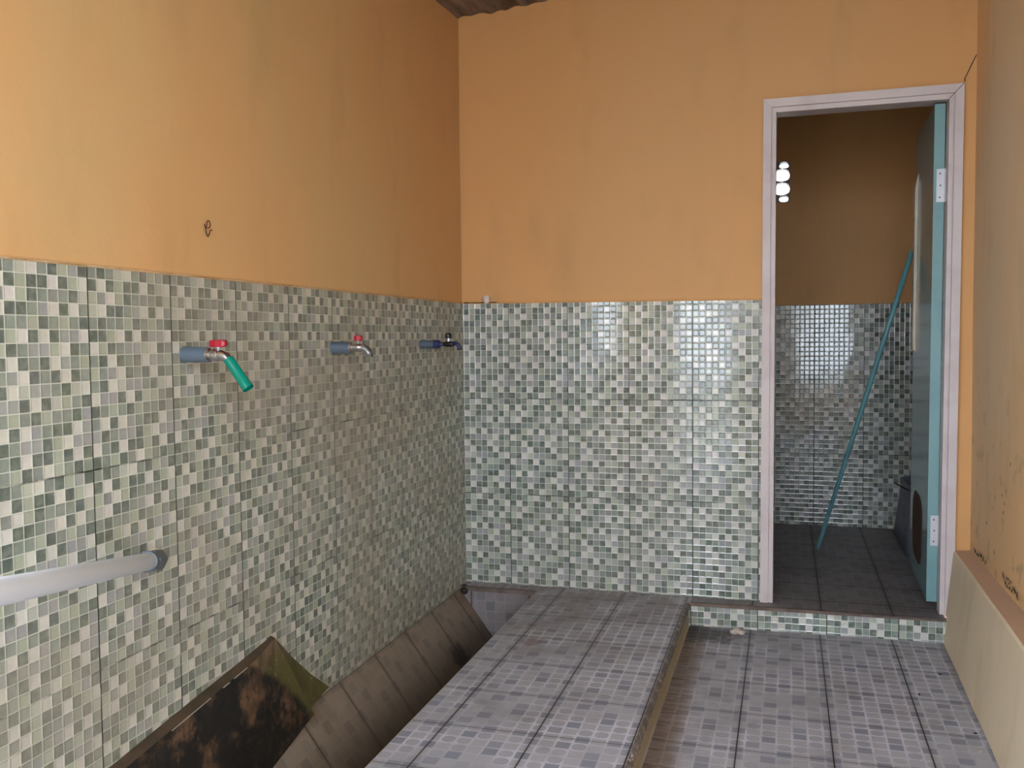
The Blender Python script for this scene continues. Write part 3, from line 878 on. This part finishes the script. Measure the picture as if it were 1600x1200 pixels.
# tap with the green hose
t1 = (0.0, -1.866, 1.021)
tap = root('water_tap', t1, 'chrome water tap with red lever and green hose, nearest the camera', 'tap', 'water taps along the left wall')
socket(tap, t1, 0.062, 0.0178)
bm = bmesh.new()
tube_profile(bm, (0.055,t1[1],1.020), (1,0,-0.05), [(0,0.013),(0.004,0.0165),(0.012,0.0165),(0.014,0.012),(0.020,0.012),(0.022,0.014),(0.032,0.014),(0.034,0.011),(0.046,0.010)], 20)
o = obj('chrome_collar', bm, M_chrome, tap, smooth=False); child(o, tap)
bm = bmesh.new()
sweep(bm, [(0.078,t1[1],1.019),(0.095,t1[1],1.019),(0.108,t1[1],1.015),(0.118,t1[1],1.004),(0.124,t1[1],0.992)], [0.010,0.0115,0.011,0.0095,0.009], 16)
o = obj('spout', bm, M_chrome, tap, smooth=True); child(o, tap)
lever(tap, (0.088, t1[1], 1.033), M_red)
hz = bmesh.new()
p0 = Vector((0.114, t1[1], 1.010))
# hose ends: seen from (351,560) to (381,612)
p1 = Vector((0.165, t1[1]-0.004, 0.945))
dd = (p1-p0).normalized()
sweep(hz, [p0, p0+dd*0.03, p0+dd*0.060, p0+dd*0.062, p1-dd*0.0, ], [0.0118,0.0122,0.0122,0.0128,0.0128], 20, cap=False)
sweep(hz, [p1, p1-dd*0.02], [0.0100, 0.0100], 20, cap=False)
# end ring
u, w = frame_of(dd)
o_ = obj('garden_hose', hz, M_hose, None, smooth=True)
tag(o_, 'short green hose piece pushed on the nearest tap spout', 'hose')

t2 = (0.0, -1.159, 1.027)
tap = root('water_tap', t2, 'grey metal tap with a red lever, middle of three on the left wall', 'tap', 'water taps along the left wall')
socket(tap, t2, 0.058, 0.0185)
bm = bmesh.new()
tube_profile(bm, (0.052,t2[1],1.027), (1,0,0), [(0,0.013),(0.003,0.0165),(0.010,0.0165),(0.012,0.0125),(0.020,0.0120),(0.034,0.0125),(0.044,0.0105)], 20)
o = obj('chrome_collar', bm, M_chrome, tap, smooth=False); child(o, tap)
bm = bmesh.new()
rg = sweep(bm, [(0.080,t2[1],1.028),(0.096,t2[1],1.027),(0.108,t2[1],1.021),(0.116,t2[1],1.012),(0.120,t2[1],1.003)], [0.0105,0.0105,0.0095,0.0085,0.0085], 16)
o = obj('spout', bm, M_tapgrey, tap, smooth=True); child(o, tap)
bm = bmesh.new()
sweep(bm, [(0.104,t2[1],1.034),(0.114,t2[1],1.028),(0.1245,t2[1],1.016),(0.129,t2[1],1.004),(0.1265,t2[1],0.999)], [0.002,0.0028,0.003,0.003,0.002], 8)
o = obj('spout_rim', bm, M_blkpl, tap, smooth=True); child(o, tap)
lever(tap, (0.084, t2[1], 1.043), M_red, L=0.024)

t3 = (0.0, -0.472, 1.031)
tap = root('water_tap', t3, 'black and navy plastic tap nearest the room corner', 'tap', 'water taps along the left wall')
socket(tap, t3, 0.066, 0.0155, M_pvc)
bm = bmesh.new()
tube_profile(bm, (0.055,t3[1],1.031), (1,0,0), [(0,0.0165),(0.018,0.0165),(0.026,0.009),(0.034,0.007),(0.040,0.007)], 20)
o = obj('reducer', bm, M_navy, tap, smooth=False); child(o, tap)
bm = bmesh.new()
sweep(bm, [(0.088,t3[1],1.031),(0.094,t3[1],1.031),(0.104,t3[1],1.031),(0.118,t3[1],1.031),(0.128,t3[1],1.031),(0.132,t3[1],1.031)], [0.006,0.0085,0.0105,0.0105,0.009,0.007], 16)
o = obj('valve_body', bm, M_blkpl, tap, smooth=True); child(o, tap)
bm = bmesh.new()
sweep(bm, [(0.128,t3[1],1.033),(0.140,t3[1],1.033),(0.149,t3[1],1.028),(0.154,t3[1],1.018),(0.155,t3[1],1.010)], [0.0075,0.0080,0.0078,0.0075,0.0075], 16)
o = obj('spout', bm, M_navy, tap, smooth=True); child(o, tap)
bm = bmesh.new()
tube_profile(bm, (0.111,t3[1],1.040), (0,0,1), [(0,0.0045),(0.014,0.0045)], 12)
o = obj('stem', bm, M_white, tap); child(o, tap)
bm = bmesh.new()
tube_profile(bm, (0.111,t3[1],1.052), (0,0,1), [(0,0.003),(0.001,0.0115),(0.006,0.0125),(0.014,0.0120),(0.020,0.0085),(0.020,0.0005)], 12)
o = obj('knob', bm, M_blkpl, tap); child(o, tap)

# white pipe leaving the wall at lower left
PW = Vector((0.0, -1.992, 0.584))
PE = Vector((0.331, -2.707, 0.733))
pipe = root('white_pipe', tuple(PW), 'fat white plastic pipe with a slate hex nut low on the left wall', 'pipe')
dpp = (PE-PW).normalized()
bm = bmesh.new()
tube_profile(bm, PW, (1,0,0), [(-0.003,0.0235),(0.010,0.0235),(0.012,0.020)], 28)
tube_profile(bm, PW + Vector((0.004,0,0)), dpp, [(-0.006,0.019),(0.03,0.019)], 24)
o = obj('wall_ring', bm, M_cream2, pipe, smooth=False); child(o, pipe)
bm = bmesh.new()
q = PW + Vector((0.012,0,0)) + dpp*0.006
rg = tube_profile(bm, q, dpp, [(0,0.016),(0,0.0235),(0.072,0.0250),(0.072,0.016)], 6, phase=0.1)
o = obj('hex_nut', bm, M_pvcdk, pipe, bevel=0.0015); child(o, pipe)
bm = bmesh.new()
tube_profile(bm, q + dpp*0.070, dpp, [(0,0.0220),(0.022,0.0215),(0.023,0.0180)], 28)
o = obj('nut_collar', bm, M_pvcdk, pipe, smooth=False); child(o, pipe)
bm = bmesh.new()
tube_profile(bm, q + dpp*0.086, dpp, [(0,0.012),(0,0.0176),(0.002,0.0182),(1.30,0.0182),(1.30,0.0155),(1.27,0.0155)], 32)
o = obj('pipe_run', bm, M_white, pipe, smooth=True); child(o, pipe)
md = o.modifiers.new('es', 'EDGE_SPLIT'); md.split_angle = math.radians(40)

# bent nail hook in the plaster
bm = bmesh.new()
hy, hz_ = -1.772, 1.315
def hp(a, b, x=0.006): return (x, hy + a*0.001, hz_ + b*0.001)
sweep(bm, [hp(-3,-2,0.002), hp(-6,5), hp(-5,13), hp(0,17), hp(5,15), hp(8,9), hp(6,2), hp(4,-1,0.001)], 0.0014, 8)
sweep(bm, [hp(-9,8,0.002), hp(-10,-2), hp(-7,-16), hp(-2,-20), hp(3,-15), hp(6,-6), hp(11,-3), hp(14,-5)], 0.0013, 8)
o = obj('wire_hook', bm, M_rust, None, smooth=True)
tag(o, 'small rusty twisted wire hook stuck in the orange wall above the taps', 'hook')

# putty lump on the tile edge
bm = bmesh.new()
bmesh.ops.create_icosphere(bm, subdivisions=3, radius=1.0)
for v in bm.verts:
    k = 1.0 + 0.28*noise.noise(v.co*1.6) + 0.12*noise.noise(v.co*4)
    v.co = Vector((v.co.x*0.0175*k, v.co.y*0.010*k, v.co.z*0.0165*k)) + Vector((0.106, -0.004, 1.213))
o = obj('putty_lump', bm, M_paper, None, smooth=True)
tag(o, 'white lump of putty on the top edge of the back wall tiles', 'putty')

# crumpled paper at the foot of the step
bm = bmesh.new()
bmesh.ops.create_icosphere(bm, subdivisions=3, radius=1.0)
for v in bm.verts:
    k = 1.0 + 0.5*noise.noise(v.co*1.8 + Vector((4,0,0))) + 0.2*noise.noise(v.co*5)
    v.co = Vector((v.co.x*0.024*k, v.co.y*0.016*k, max(-0.007, v.co.z*0.011*k))) + Vector((1.128, -0.145, ZF+0.008))
o = obj('crumpled_paper', bm, M_paper, None)
tag(o, 'crumpled scrap of white paper on the floor below the step', 'paper')

# dark pipe stub in the gutter corner
stub = bmesh.new()
tube_profile(stub, (0.012, -0.062, 0.012), (0.35, -0.9, -0.35), [(0,0.002),(0.0,0.014),(0.022,0.0165),(0.034,0.015),(0.040,0.010),(0.041,0.001)], 20)
o = obj('drain_pipe', stub, M_black, None, smooth=True)
tag(o, 'dark stub of drain pipe in the far corner of the gutter', 'pipe')
# straw in the gutter by the platform
bm = bmesh.new(); sweep(bm, [(0.316,-0.372,0.004),(0.327,-0.40,0.0175),(0.339,-0.43,0.024)], 0.0028, 8)
o = obj('plastic_straw', bm, M_glaze, None); tag(o, 'white straw end poking over the platform edge from the gutter', 'straw')

# grit on the low floor
rf = random.Random(21)
spots = [(1.79,-0.40),(1.815,-0.66),(1.812,-0.86),(1.80,-0.98),(1.185,-0.86),(1.70,-0.60)]
labs = ['tiny dark grit speck on the right floor nearest the step', 'pale grit fragment by the foot of the cream plinth', 'dark grit speck close to the plinth at lower right',
        'pale grit bit at the lower right corner of the floor', 'small pale fragment lying on the floor tile joint near the platform', 'tiny speck of grit in the middle of the right floor']
for (x, y), lb in zip(spots, labs):
    bm = bmesh.new(); bmesh.ops.create_icosphere(bm, subdivisions=2, radius=1.0)
    s_ = rf.uniform(0.003, 0.005); sd = Vector((rf.random()*9, 0, 0))
    for v in bm.verts:
        k = 1+0.4*noise.noise(v.co*1.5+sd)
        v.co = Vector((v.co.x*s_*k*1.4, v.co.y*s_*k, v.co.z*s_*0.6*k)) + Vector((x, y, ZF + s_*0.5))
    o = obj('grit', bm, M_stone if 'pale' in lb else M_gap, None); tag(o, lb, 'grit', 'grit specks on the low floor')

# ================================================================ OUTSIDE (behind the camera, lights the room)
bm = bmesh.new()
# two openings towards the yard: a doorway at the left, a wide window gap over a low wall at the right
for (a, b_, lo, hi) in ((-0.16, 0.38, -0.6, 2.1), (0.38, 0.86, -0.6, -0.02), (0.38, 0.86, 1.50, 2.1), (0.86, 1.42, -0.6, 2.1), (1.42, XR+0.16, -0.6, 0.42)):
    box(bm, a, b_, YF-0.13, YF, lo, hi)
obj('wall_front', bm, M_wall, None, 'structure')
bm = bmesh.new(); box(bm, -12, 14, -22, YF-0.13, -0.35, -0.12); box(bm, XR+0.16, 14, YF-0.13, 6, -0.35, -0.12); obj('ground_outside', bm, M_outg, None, 'structure')
